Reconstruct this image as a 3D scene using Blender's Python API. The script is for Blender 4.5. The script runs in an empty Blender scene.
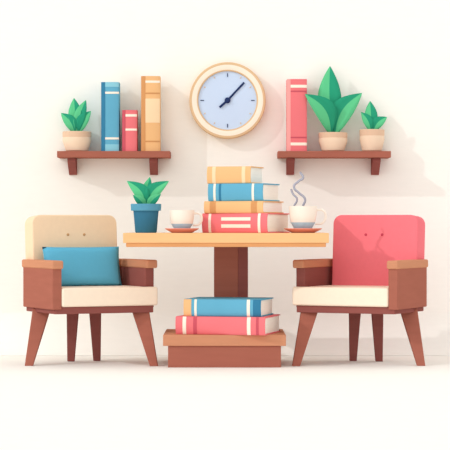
import bpy, bmesh, math
from mathutils import Vector, Matrix
D=11.0; S=180.0; EYE=142/180.0
WY=1.18   # wall plane
def K(y): return (D+y)/D/S
def X(px,y): return (px-225)*K(y)
def Z(py,y): return EYE-(py-225)*K(y)
sc=bpy.context.scene
sc.view_settings.view_transform='Standard'
sc.view_settings.look='None'

def lin(c):
    c=c/255.0
    return c/12.92 if c<=0.04045 else ((c+0.055)/1.055)**2.4
MATS={}
def mat(name,rgb,rough=0.85,var=0.02,scale=6,stretch=(1,1,1),spec=0.03):
    if name in MATS: return MATS[name]
    m=bpy.data.materials.new(name); m.use_nodes=True
    nt=m.node_tree; b=nt.nodes['Principled BSDF']
    b.inputs['Roughness'].default_value=rough
    b.inputs['Specular IOR Level'].default_value=spec
    tc=nt.nodes.new('ShaderNodeTexCoord'); mp=nt.nodes.new('ShaderNodeMapping')
    mp.inputs['Scale'].default_value=stretch
    n=nt.nodes.new('ShaderNodeTexNoise'); n.inputs['Scale'].default_value=scale; n.inputs['Detail'].default_value=3
    r=nt.nodes.new('ShaderNodeValToRGB')
    c=[lin(v) for v in rgb]
    r.color_ramp.elements[0].position=0.3; r.color_ramp.elements[1].position=0.7
    r.color_ramp.elements[0].color=[v*(1-var) for v in c]+[1]
    r.color_ramp.elements[1].color=[min(1,v*(1+var)) for v in c]+[1]
    nt.links.new(tc.outputs['Object'],mp.inputs['Vector']); nt.links.new(mp.outputs[0],n.inputs['Vector'])
    nt.links.new(n.outputs['Fac'],r.inputs['Fac']); nt.links.new(r.outputs['Color'],b.inputs['Base Color'])
    MATS[name]=m; return m
WOOD=mat('walnut_wood',(168,102,86),var=.04,scale=5,stretch=(1,1,8))
WOODD=mat('walnut_dark_shaded',(146,86,80),var=.04,scale=5,stretch=(1,1,8))  # darker walnut tone; paints shade on far arm panels and the stem strip
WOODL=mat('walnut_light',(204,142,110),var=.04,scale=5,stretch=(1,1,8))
OAK=mat('oak',(242,192,138),var=.03,scale=4,stretch=(1,6,8))
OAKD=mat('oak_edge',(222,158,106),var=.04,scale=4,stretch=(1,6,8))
CREAM=mat('cream_fabric',(244,215,182),rough=.9,var=.015,scale=40)
CREAML=mat('light_cream_fabric',(251,233,212),rough=.9,var=.015,scale=40)
PINK=mat('pink_fabric',(243,124,134),rough=.9,var=.015,scale=40)
PINKD=mat('pink_fabric_button',(200,72,92),rough=.9)
CREAMD=mat('cream_fabric_button',(196,150,106),rough=.9)
BLUEF=mat('blue_fabric',(98,180,212),rough=.9,var=.015,scale=40)
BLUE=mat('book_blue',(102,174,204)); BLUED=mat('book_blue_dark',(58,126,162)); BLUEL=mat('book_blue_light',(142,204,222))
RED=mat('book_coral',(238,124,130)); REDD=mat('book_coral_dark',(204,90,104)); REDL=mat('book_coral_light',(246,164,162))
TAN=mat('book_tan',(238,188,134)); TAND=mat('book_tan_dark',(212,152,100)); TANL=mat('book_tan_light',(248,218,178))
PAGE=mat('book_pages',(252,246,236),var=.04,scale=8,stretch=(1,1,60)); LABEL=mat('label_cream',(252,240,224))
POT=mat('pot_clay',(240,214,188)); POTD=mat('pot_clay_rim',(226,192,164)); SOIL=mat('soil',(110,70,60))
TEAL=mat('pot_teal',(62,124,158)); TEALL=mat('pot_teal_rim',(92,158,186))
G1=mat('leaf_green',(98,202,144)); G2=mat('leaf_green_dark',(46,158,122))
CUP=mat('porcelain',(250,240,228),rough=.35,spec=.3); CUPB=mat('porcelain_blue',(176,206,220),rough=.4); SAUC=mat('saucer_coral',(238,164,152),rough=.4)
COF=mat('coffee',(120,70,50)); STEAM=mat('steam_grey',(172,172,186))
CFACE=mat('clock_face',(204,222,248),var=.01); CRIM=mat('clock_rim',(250,238,220)); CEDGE=mat('clock_edge',(224,190,150)); NAVY=mat('navy_hand',(44,58,100))
WALLM=mat('wall_plaster',(251,249,243),rough=1,var=.008,scale=14,stretch=(1,1,5),spec=0)

def mk(name,bm,mats,smooth=False,bevel=0,seg=3,autos=True):
    bmesh.ops.recalc_face_normals(bm,faces=bm.faces)
    me=bpy.data.meshes.new(name); bm.to_mesh(me); bm.free()
    if not isinstance(mats,(list,tuple)): mats=[mats]
    for m in mats: me.materials.append(m)
    o=bpy.data.objects.new(name,me); sc.collection.objects.link(o)
    if smooth:
        for p in me.polygons: p.use_smooth=True
    if bevel:
        md=o.modifiers.new('bevel','BEVEL'); md.width=bevel; md.segments=seg; md.limit_method='ANGLE'; md.angle_limit=math.radians(40)
        for p in me.polygons: p.use_smooth=True
        wn=o.modifiers.new('wn','WEIGHTED_NORMAL'); wn.keep_sharp=True
    return o
def box(name,x0,x1,y0,y1,z0,z1,m,bevel=.004,seg=3,M=None):
    bm=bmesh.new(); vs=[bm.verts.new((x,y,z)) for z in(z0,z1) for y in(y0,y1) for x in(x0,x1)]
    for f in((0,1,3,2),(4,5,7,6),(0,1,5,4),(2,3,7,6),(0,2,6,4),(1,3,7,5)): bm.faces.new([vs[i] for i in f])
    if M is not None: bmesh.ops.transform(bm,matrix=M,verts=bm.verts)
    return mk(name,bm,m,bevel=min(bevel,.49*min(x1-x0,y1-y0,z1-z0)),seg=seg)
def slab(name,x0,x1,y0,y1,z0,z1,m,r,M=None,e=.004,n=8):
    """cushion slab: corners rounded in the x-z outline (radius r), crisp small edge e"""
    pts=[]
    for cx_,cz_,a0 in((x1-r,z1-r,0),(x0+r,z1-r,90),(x0+r,z0+r,180),(x1-r,z0+r,270)):
        for i in range(n+1):
            a=math.radians(a0+90*i/n); pts.append((cx_+r*math.cos(a),cz_+r*math.sin(a)))
    bm=bmesh.new(); A=[bm.verts.new((x,y0,z)) for x,z in pts]; B=[bm.verts.new((x,y1,z)) for x,z in pts]
    k=len(pts); bm.faces.new(A); bm.faces.new(B[::-1])
    for i in range(k): bm.faces.new((A[i],A[(i+1)%k],B[(i+1)%k],B[i]))
    if M is not None: bmesh.ops.transform(bm,matrix=M,verts=bm.verts)
    return mk(name,bm,m,bevel=e,seg=3)
def lathe(name,prof,c,mats,midx=None,seg=48,M=None):
    bm=bmesh.new(); rings=[]
    for r,z in prof:
        if r<1e-6: rings.append([bm.verts.new((0,0,z))])
        else: rings.append([bm.verts.new((r*math.cos(2*math.pi*i/seg),r*math.sin(2*math.pi*i/seg),z)) for i in range(seg)])
    for k in range(len(prof)-1):
        A,B=rings[k],rings[k+1]
        for i in range(seg):
            j=(i+1)%seg
            if len(A)==1 and len(B)==1: continue
            if len(A)==1: f=bm.faces.new((A[0],B[i],B[j]))
            elif len(B)==1: f=bm.faces.new((A[i],A[j],B[0]))
            else: f=bm.faces.new((A[i],A[j],B[j],B[i]))
            if midx: f.material_index=midx[k]
    T=Matrix.Translation(c)
    if M is not None: T=T@M
    bmesh.ops.transform(bm,matrix=T,verts=bm.verts)
    o=mk(name,bm,mats,smooth=True)
    md=o.modifiers.new('es','EDGE_SPLIT'); md.split_angle=math.radians(38)
    return o
def tube(name,pts,r,m,res=4):
    cu=bpy.data.curves.new(name,'CURVE'); cu.dimensions='3D'; cu.bevel_depth=r; cu.bevel_resolution=res; cu.use_fill_caps=True
    sp=cu.splines.new('BEZIER'); sp.bezier_points.add(len(pts)-1)
    for b,p in zip(sp.bezier_points,pts): b.co=p; b.handle_left_type=b.handle_right_type='AUTO'
    cu.materials.append(m); o=bpy.data.objects.new(name,cu); sc.collection.objects.link(o)
    dg=bpy.context.evaluated_depsgraph_get(); me=bpy.data.meshes.new_from_object(o.evaluated_get(dg)); 
    bpy.data.objects.remove(o); o=bpy.data.objects.new(name,me); sc.collection.objects.link(o)
    for p in me.polygons: p.use_smooth=True
    return o
def leaf(name,base,tip,w,bend=0.0,rev=False,fold=.14):
    base=Vector(base); tip=Vector(tip); d=tip-base; L=d.length
    side=Vector((d.z,0,-d.x)).normalized(); fw=Vector((0,-1,0))
    bm=bmesh.new(); n=18; rows=[]
    for i in range(n+1):
        t=i/n; c=base+d*t+side*(bend*L*math.sin(math.pi*t))+fw*(0.05*L*math.sin(math.pi*t))
        ww=w*0.5*(math.sin(math.pi*min(1,t**1.0)))**.9 if 0<t<1 else 0.0
        ww=max(ww,w*.03 if t<.5 else w*.004)
        row=[]
        for u in(-1,-.5,0,.5,1):
            row.append(bm.verts.new(c+side*(u*ww)+fw*(abs(u)**1.3*ww*fold)))
        rows.append(row)
    for i in range(n):
        for j in range(4):
            f=bm.faces.new((rows[i][j],rows[i][j+1],rows[i+1][j+1],rows[i+1][j]))
            f.material_index=(1 if j>=2 else 0) ^ (1 if rev else 0)
    o=mk(name,bm,[G1,G2],smooth=True)
    md=o.modifiers.new('s','SOLIDIFY'); md.thickness=.003
    return o
def group(name,parts,origin=(0,0,0),M=None):
    e=bpy.data.objects.new(name,None); e.empty_display_size=.1; sc.collection.objects.link(e)
    e.location=origin
    for p in parts:
        if M is None: p.data.transform(Matrix.Translation(-Vector(origin)))
        p.parent=e
    if M is not None: e.matrix_world=M
    return e

# ---------- room
bm=bmesh.new(); prof=[]
R=.25
for i in range(13):
    a=math.pi/2*i/12; prof.append((WY-R+R*math.sin(a),R-R*math.cos(a)))
prof.append((WY,5.0)); prof+= [(WY+.12,5.0),(WY+.12,0)]
A=[bm.verts.new((-7,y,z)) for y,z in prof]; B=[bm.verts.new((7,y,z)) for y,z in prof]
n=len(prof)
for i in range(n): bm.faces.new((A[i],A[(i+1)%n],B[(i+1)%n],B[i]))
bm.faces.new(A); bm.faces.new(B[::-1])
w=mk('wall_back',bm,WALLM)
for p in w.data.polygons: p.use_smooth = len(p.vertices)==4 and p.center.z<R
f=box('floor',-7,7,-12.5,WY-R,-.1,0,WALLM,bevel=0)

# ---------- books
def book_parts(L,wd,t,c,cd,cl,style,M,tag):
    """spine along x, facing -y, lying flat, z 0..t"""
    b=.006 if t>.05 else .005
    P=[]
    bulge=min(.012,t*.2); N=10
    outer=[(wd/2,t)]; 
    for i in range(N+1):
        a=math.pi*i/N; outer.append((-wd/2+bulge-bulge*math.sin(a), t/2+t/2*math.cos(a)))
    outer.append((wd/2,0))
    inner=[(wd/2,b)]
    for i in range(N+1):
        a=math.pi*i/N; inner.append((-wd/2+b+bulge-bulge*math.sin(a), t/2-(t/2-b)*math.cos(a)))
    inner.append((wd/2,t-b))
    bm=bmesh.new(); x0,x1=-L/2,L/2
    loop0=[bm.verts.new((x0,y,z)) for y,z in outer]; loop1=[bm.verts.new((x1,y,z)) for y,z in outer]
    in0=[bm.verts.new((x0,y,z)) for y,z in inner[::-1]]; in1=[bm.verts.new((x1,y,z)) for y,z in inner[::-1]]
    n=len(outer)
    for i in range(n-1):
        bm.faces.new((loop0[i],loop0[i+1],loop1[i+1],loop1[i])); bm.faces.new((in0[i],in0[i+1],in1[i+1],in1[i]))
        bm.faces.new((loop0[i],loop0[i+1],in0[i+1],in0[i])); bm.faces.new((loop1[i],loop1[i+1],in1[i+1],in1[i]))
    bm.faces.new((loop0[0],loop1[0],in1[0],in0[0])); bm.faces.new((loop0[-1],loop1[-1],in1[-1],in0[-1]))
    bmesh.ops.transform(bm,matrix=M,verts=bm.verts)
    P.append(mk(tag+'cover',bm,c))
    P.append(box(tag+'pages',-L/2+.008,L/2-.006,-wd/2+b+bulge*.5,wd/2-.008,b,t-b,PAGE,bevel=.001,seg=1,M=M))
    def band(u0,u1,m,nm,a0_=.06,a1_=.94):
        x0=-L/2+L*u0; x1=-L/2+L*u1
        bm=bmesh.new(); pts=[]
        g=.0012
        for i in range(N+1):
            a=math.pi*(a0_+(a1_-a0_)*i/N)
            pts.append((-wd/2+bulge-bulge*math.sin(a)-g, t/2+t/2*math.cos(a)))
        pb=[(y+.003,z) for y,z in pts]
        a0=[bm.verts.new((x0,y,z)) for y,z in pts]; a1=[bm.verts.new((x1,y,z)) for y,z in pts]
        b0=[bm.verts.new((x0,y,z)) for y,z in pb]; b1=[bm.verts.new((x1,y,z)) for y,z in pb]
        for i in range(N):
            bm.faces.new((a0[i],a0[i+1],a1[i+1],a1[i])); bm.faces.new((b0[i],b0[i+1],b1[i+1],b1[i]))
            bm.faces.new((a0[i],a0[i+1],b0[i+1],b0[i])); bm.faces.new((a1[i],a1[i+1],b1[i+1],b1[i]))
        bm.faces.new((a0[0],a1[0],b1[0],b0[0])); bm.faces.new((a0[-1],a1[-1],b1[-1],b0[-1]))
        bmesh.ops.transform(bm,matrix=M,verts=bm.verts)
        P.append(mk(tag+nm,bm,m))
    for k,st in enumerate(style): band(st[0],st[1],st[2],'band_%d'%(k+1),*(st[3:] if len(st)>3 else ()))
    return P
def flat_book(px0,pc,px1,yc,z0,t,th,cols,style,tag):
    k=K(yc); th=math.radians(th)
    L=(pc-px0)*k/math.cos(th); wd=(px1-pc)*k/math.sin(th)
    cx=X((px0+px1)/2,yc)
    M=Matrix.Translation((cx,yc,z0))@Matrix.Rotation(-th,4,'Z')
    return book_parts(L,wd,t,*cols,style,M,tag)
def up_book(px0,px1,py0,zb,yfront,wd,cols,style):
    t=(px1-px0)*K(yfront); L=Z(py0,yfront)-zb
    R_=Matrix(((0,0,1,0),(0,1,0,0),(-1,0,0,0),(0,0,0,1)))
    M=Matrix.Translation((X(px0,yfront),yfront+wd/2,zb+L/2))@R_
    P=book_parts(L,wd,t,*cols,style,M,'')
    return group('book',P,(X((px0+px1)/2,yfront),yfront+wd/2,zb))
B_=(BLUE,BLUED,BLUEL); R_c=(RED,REDD,REDL); T_=(TAN,TAND,TANL)

# ---------- shelves
SD=.20; SF=WY-SD
def shelf(px0,px1,bx):
    z1=Z(151,SF); z0=Z(157.5,SF)
    P=[box('board',X(px0,SF),X(px1,SF),SF,WY,z0,z1,WOOD,bevel=.003)]
    for i,b in enumerate(bx):
        x0=X(b,SF+.02); x1=X(b+8,SF+.02); zt=z0
        bm=bmesh.new()
        prof=[(SF+.04,zt),(WY,zt),(WY,Z(175,WY)),(WY-.02,Z(175,WY)),(SF+.04,zt-.022)]
        a=[bm.verts.new((x0,y,z)) for y,z in prof]; c=[bm.verts.new((x1,y,z)) for y,z in prof]
        bm.faces.new(a); bm.faces.new(c[::-1])
        for j in range(5): bm.faces.new((a[j],a[(j+1)%5],c[(j+1)%5],c[j]))
        P.append(mk('bracket_%d'%(i+1),bm,WOODD,bevel=.003))
    return group('wall_shelf',P,(X((px0+px1)/2,SF),WY,z0)),z1
_,SZ=shelf(57,170,(67,149))
shelf(278,391,(287,373))
BF=SF+.03
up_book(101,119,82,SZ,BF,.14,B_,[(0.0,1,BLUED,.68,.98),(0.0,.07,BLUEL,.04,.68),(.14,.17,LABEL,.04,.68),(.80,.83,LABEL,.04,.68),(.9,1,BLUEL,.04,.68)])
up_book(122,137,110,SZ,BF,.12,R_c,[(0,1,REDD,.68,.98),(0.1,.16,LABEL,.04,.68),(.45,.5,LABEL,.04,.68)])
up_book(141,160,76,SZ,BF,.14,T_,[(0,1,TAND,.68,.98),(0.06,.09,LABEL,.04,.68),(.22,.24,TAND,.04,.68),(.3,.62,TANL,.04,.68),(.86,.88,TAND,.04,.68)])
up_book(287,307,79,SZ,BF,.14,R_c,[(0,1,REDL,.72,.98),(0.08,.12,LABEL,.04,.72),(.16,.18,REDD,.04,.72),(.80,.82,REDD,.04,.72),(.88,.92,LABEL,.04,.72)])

def pot_prof(rb,rt,h):
    return [(0,0),(rb*.86,0),(rb,.006),(rt*1.0,h*.55),(rt*.97,h*.72),(rt*.99,h*.73),(rt*1.0,h*.97),(rt*.96,h),(rt*.84,h),(rt*.82,h*.88),(0,h*.88)]
def potted(name,pxc,r,h,zb,yc,leaves,pm=(POT,POTD),prof=None):
    pr=prof or pot_prof(r*.78,r,h)
    idx=[0]*4+[1]*5+[2]
    P=[lathe('pot',pr,(X(pxc,yc),yc,zb),[pm[0],pm[1],SOIL],idx)]
    for i,(bx,by,tx,ty,wpx,bend,dy,rev) in enumerate(leaves):
        P.append(leaf('leaf_%d'%(i+1),(X(bx,yc),yc,Z(by,yc)),(X(tx,yc+dy),yc+dy,Z(ty,yc+dy)),wpx*K(yc),bend,rev))
    return group(name,P,(X(pxc,yc),yc,zb))
YC=SF+.10
k=K(YC)
potted('potted_succulent',77,14.5*k,20*k,SZ,YC,[(77,134,74,98,14,0,.02,False),(75,134,61,113,12,.12,0,False),(79,134,91,111,12,-.12,0,True),(77,134,86,100,12,-.05,.01,False)])
potted('leafy_potted_plant',333,14.5*k,19*k,SZ,YC,[(333,136,330,66,24,-.03,.03,False),(331,136,305,94,21,.17,-.08,False),(335,136,362,93,22,-.15,-.01,True)])
potted('potted_aloe',372,12.5*k,22*k,SZ,YC,[(372,132,370,101,13,0,.02,False),(371,132,361,112,10,.1,0,False),(373,132,387,117,11,-.15,0,True)])

# ---------- clock
cx,cz=X(227.5,WY),Z(101,WY); kw=K(WY)
RX=Matrix.Rotation(math.pi/2,4,'X')
P=[]
ro=38*kw; ri=29*kw
P.append(lathe('case',[(0,0),(ro,0),(ro,.064),(ro-.004,.069),(ro-.016,.070),(ri+.009,.070),(ri+.002,.067),(ri,.056),(0,.056)],(cx,WY,cz),[CEDGE,CRIM,CFACE],[0,0,0,0,1,0,0,2],seg=96,M=RX))
for i in range(12):
    a=i*math.pi/6; r1=ri*.93; ln=(.022 if i%3==0 else .010); wdt=.005
    M=Matrix.Translation((cx,WY-.058,cz))@Matrix.Rotation(a,4,'Y')
    P.append(box('tick_%d'%(i+1),-wdt/2,wdt/2,-.0015,.0025,r1-ln,r1,CEDGE if i%3 else NAVY,bevel=0.0005,seg=1,M=M))
def hand(nm,ang,l,wd,yo):
    M=Matrix.Translation((cx,WY-yo,cz))@Matrix.Rotation(ang,4,'Y')
    return box(nm,-wd/2,wd/2,-.002,.002,-.02,l,NAVY,bevel=.001,seg=1,M=M)
P.append(hand('minute_hand',math.radians(43),.15,.012,.061))
P.append(hand('hour_hand',math.radians(228),.065,.014,.0655))
P.append(lathe('hub',[(0,-.003),(.018,-.003),(.018,.011),(.014,.014),(0,.014)],(cx,WY-.057,cz),NAVY,M=RX,seg=32))
group('wall_clock',P,(cx,WY,cz))

# ---------- table
TF=-.05; TB=.58
zt=Z(233,TF)
P=[box('tabletop',X(123,TF),X(329,TF),TF,TB,Z(243,TF),zt,OAK,bevel=.003),
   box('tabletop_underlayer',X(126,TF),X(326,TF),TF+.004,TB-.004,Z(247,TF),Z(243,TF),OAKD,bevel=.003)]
SY=.34; 
zp=Z(335,TF)
P.append(box('stem',X(214,SY),X(238,SY),SY,SY+.13,zp,Z(247,TF),WOOD,bevel=.002))
P.append(box('stem_shade_strip',X(238,SY),X(248,SY),SY+.002,SY+.128,zp,Z(247,TF),WOODD,bevel=.002))  # strip in darker wood, paints the shaded side of the stem
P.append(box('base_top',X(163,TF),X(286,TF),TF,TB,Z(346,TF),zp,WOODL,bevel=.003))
P.append(box('base_body',X(168,TF+.01),X(281,TF+.01),TF+.01,TB-.01,0,Z(346,TF),WOOD,bevel=.003))
group('pedestal_table',P,(X(226,TF),.26,0))
P=[]; z=zp
P+=flat_book(176,264,281,.15,z,.1,14,R_c,[(.08,.12,LABEL),(.2,.24,REDD),(.8,.84,LABEL),(.9,.93,REDD)],'coral_'); z+=.1
P+=flat_book(184,260,274,.15,z,.096,13,B_,[(0,.1,TAN),(.14,.17,LABEL),(.82,.86,LABEL),(.9,1,BLUED)],'blue_')
group('pile_of_books',P,(X(228,.15),.15,zp))
P=[]; z=zt; kk=K(.2)
P+=flat_book(202,266,290,.22,z,19.5*kk,25,R_c,[(.1,.14,LABEL),(.3,.75,LABEL,.3,.42),(.3,.75,LABEL,.54,.66),(.86,.9,LABEL)],'coral_'); z+=19.5*kk
P+=flat_book(204,262,284,.22,z,12*kk,23,T_,[(.1,.2,TAND),(.8,.9,TAND)],'tan_'); z+=12*kk
P+=flat_book(208,262,280,.22,z,17.5*kk,20,B_,[(.1,.14,LABEL),(.2,.24,BLUED),(.8,.84,LABEL)],'blue_'); z+=17.5*kk
P+=flat_book(207,250,264,.22,z,17*kk,18,T_,[(.12,.2,TANL),(.8,.88,TANL)],'amber_')
group('book_stack',P,(X(245,.2),.22,zt))
YP=.18; kp=K(YP); r=15*kp; h=29*kp
potted('potted_plant',146,r,h,zt,YP,[(146,210,127,181,15,.18,0,False),(147,210,169,181,15,-.18,0,True),(146,210,150,177,12,-.05,.03,False),(146,210,133,195,9,.1,-.04,True),(147,210,161,194,9,-.1,-.04,False)],(TEAL,TEALL),
  [(0,0),(r*.66,0),(r*.72,.006),(r*.84,h*.74),(r*.86,h*.76),(r*1.0,h*.765),(r*1.02,h*.98),(r*.98,h),(r*.86,h),(r*.82,h*.88),(0,h*.88)])
def cup(pxc,rpx,hpx,yc,hs,steam=None):
    k=K(yc); x=X(pxc,yc); r=rpx*k; h=hpx*k; zs=.010
    P=[lathe('saucer',[(0,0),(r*.8,0),(r*.9,.004),(r*1.35,.022),(r*1.36,.026),(r*.9,.012),(0,.010)],(x,yc,zt),SAUC)]
    P.append(lathe('cup',[(0,0),(r*.5,0),(r*.52,.008),(r*.62,.012),(r*.88,h*.35),(r*.97,h*.62),(r*1.0,h),(r*.94,h),(r*.9,h*.6),(r*.8,h*.35),(0,h*.2)],(x,yc,zt+zs),[CUP,CUPB],[1,1,1,1,0,0,0,0,0,0]))
    P.append(lathe('coffee',[(0,h*.80),(r*.92,h*.80),(0,h*.79)],(x,yc,zt+zs),COF))
    e=x+r*.92; zc=zt+zs+h*.58; q=h*.27
    P.append(tube('handle',[(e,yc,zc+q),(e+q*1.1,yc,zc+q*.9),(e+q*1.45,yc,zc),(e+q*1.0,yc,zc-q*.9),(e-r*.06,yc,zc-q*1.1)],.0065,CUP))
    if steam:
        P.append(tube('steam_1',[(X(a,yc),yc,Z(b,yc)) for a,b in steam[0]],.0065,STEAM))
        P.append(tube('steam_2',[(X(a,yc),yc,Z(b,yc)) for a,b in steam[1]],.0055,STEAM))
    return group('coffee_cup',P,(x,yc,zt))
cup(182,12.5,21,.1,1)
cup(303,14,25,.12,1,[[(303,206),(305,199),(299,193),(294,187),(299,181),(303,178),(300,172)],[(294,206),(297,199),(293,194),(291,189)]])

# ---------- armchairs
def chair(pxc,yc,th,fab,seatf,btn,pillow,mirror):
    W=.63; Dp=.50; a=.055
    s=1 if not mirror else -1
    P=[]
    def bx(n,x0,x1,y0,y1,z0,z1,m,bev=.01,seg=3,M=None):
        if s<0: x0,x1=-x1,-x0
        o=box(n,x0,x1,y0,y1,z0,z1,m,bevel=bev,seg=seg,M=M); P.append(o); return o
    hw=W/2; hd=Dp/2
    zf0,zf1=.295,.335
    bx('seat_frame',-hw+.02,hw-.02,-hd+.02,hd,zf0,zf1,WOODD,.004)
    zc=.440
    pts=[(-hw+a,-hd),(hw,-hd),(hw,-hd+.06),(hw-a,-hd+.06),(hw-a,hd-.08),(-hw+a,hd-.08)]
    if s<0: pts=[(-x,y) for x,y in pts]
    bm=bmesh.new(); lo=[bm.verts.new((x,y,zf1)) for x,y in pts]; hi=[bm.verts.new((x,y,zc)) for x,y in pts]
    n=len(pts); bm.faces.new(lo[::-1]); bm.faces.new(hi)
    for i in range(n): bm.faces.new((lo[i],lo[(i+1)%n],hi[(i+1)%n],hi[i]))
    P.append(mk('seat_cushion',bm,seatf,bevel=.012,seg=4))
    for sg,nm in((-1,'near'),(1,'far')):
        x0,x1=(-hw,-hw+a) if sg<0 else (hw-a,hw)
        fy=-hd+.008 if sg<0 else -hd+.06
        bx('arm_panel_'+nm,x0,x1,fy,hd+.0,zf0+.025,.55,WOOD if sg<0 else WOODD,.006)  # far panel takes the darker wood: shade of its inner face in the colour
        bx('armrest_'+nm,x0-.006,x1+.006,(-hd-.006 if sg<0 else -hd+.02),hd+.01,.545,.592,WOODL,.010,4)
    T=Matrix.Translation((-.022*s,hd-.05,.36))@Matrix.Rotation(math.radians(-4),4,'X')
    x0,x1=-hw+a-.005,hw-a-.005
    if s<0: x0,x1=-x1,-x0
    P.append(slab('backrest',x0,x1,-.06,.075,0,.485,fab,.05,T,e=.008))
    for u in(-.05,.05):
        M=T@Matrix.Translation((u,-.058,.37))@Matrix.Rotation(math.pi/2,4,'X')
        P.append(lathe('button_%d'%(1 if u<0 else 2),[(0,0),(.007,0),(.008,.003),(.005,.006),(0,.007)],(0,0,0),btn,M=M,seg=20))
    if pillow:
        bm=bmesh.new(); n=16; w2,h2,t2=.235,.115,.04
        g={}
        for sd in(-1,1):
            for i in range(n+1):
                for j in range(n+1):
                    u=-1+2*i/n; v=-1+2*j/n
                    if sd==1 and (i in(0,n) or j in(0,n)): g[(sd,i,j)]=g[(-1,i,j)]; continue
                    th_=((1-u**6)*(1-v**6))**.5
                    pin=1-.03*(1-v*v)*abs(u)**2; pin2=1-.03*(1-u*u)*abs(v)**2
                    g[(sd,i,j)]=bm.verts.new((u*w2*pin,sd*t2*th_,v*h2*pin2))
            for i in range(n):
                for j in range(n):
                    bm.faces.new([g[(sd,i,j)],g[(sd,i+1,j)],g[(sd,i+1,j+1)],g[(sd,i,j+1)]])
        M=Matrix.Translation((-.018*s,.075,zc+.112))@Matrix.Rotation(math.radians(-12),4,'X')
        bmesh.ops.transform(bm,matrix=M,verts=bm.verts)
        P.append(mk('throw_pillow',bm,BLUEF,smooth=True))
    Rz=Matrix.Rotation(s*math.radians(th),4,'Z'); ctr=Vector((X(pxc,yc),yc,0)); inv=(Matrix.Translation(ctr)@Rz).inverted()
    def leg(nm,tx,ty,bxp,by,wt,wb,m):
        bm=bmesh.new()
        def ring(px,y,z,w):
            px=px if s>0 else 450-px
            c=Vector((X(px,y),y,z)); h=w*K(y)/2
            return [bm.verts.new(inv@(c+Vector((dx*h,dy*h,0)))) for dx,dy in((-1,-1),(1,-1),(1,1),(-1,1))]
        r0=ring(tx,ty,zf0+.02,wt); r1=ring(bxp,by,0,wb)
        bm.faces.new(r0); bm.faces.new(r1[::-1])
        for i in range(4): bm.faces.new((r0[i],r0[(i+1)%4],r1[(i+1)%4],r1[i]))
        P.append(mk(nm,bm,m,bevel=.003,seg=2))
    leg('leg_1',42,.28,29,.10,17,8,WOOD)
    leg('leg_2',140,.24,154,.08,17,8,WOOD)
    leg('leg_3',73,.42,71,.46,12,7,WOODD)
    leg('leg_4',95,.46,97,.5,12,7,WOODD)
    return group('armchair',P,M=Matrix.Translation(ctr)@Rz)
chair(90,.27,25,CREAM,CREAML,CREAMD,True,False)
chair(360,.27,25,PINK,CREAML,PINKD,False,True)

# ---------- light
wd=bpy.data.worlds.new('world'); sc.world=wd; wd.use_nodes=True
bg=wd.node_tree.nodes['Background']; bg.inputs[0].default_value=(1,.982,.958,1); bg.inputs[1].default_value=.95
def sun(name,e,ang,col,d,loc):
    sl=bpy.data.lights.new(name,'SUN'); sl.energy=e; sl.angle=math.radians(ang); sl.color=col
    so=bpy.data.objects.new(name,sl); sc.collection.objects.link(so)
    so.rotation_euler=Vector(d).to_track_quat('-Z','Y').to_euler(); so.location=loc
sun('sun',.78,.3,(.99,.99,.98),(1.5,.85,-1.0),(-3,-3,4))
sun('soft_fill_light',.36,50,(1,.995,.985),(.5,1,-.5),(0,-5,4))
cd=bpy.data.cameras.new('camera'); cd.sensor_width=36; cd.lens=36*D/2.5; cd.clip_end=100
co=bpy.data.objects.new('camera',cd); sc.collection.objects.link(co); co.location=(0,-D,EYE); co.rotation_euler=(math.pi/2,0,0)
sc.camera=co
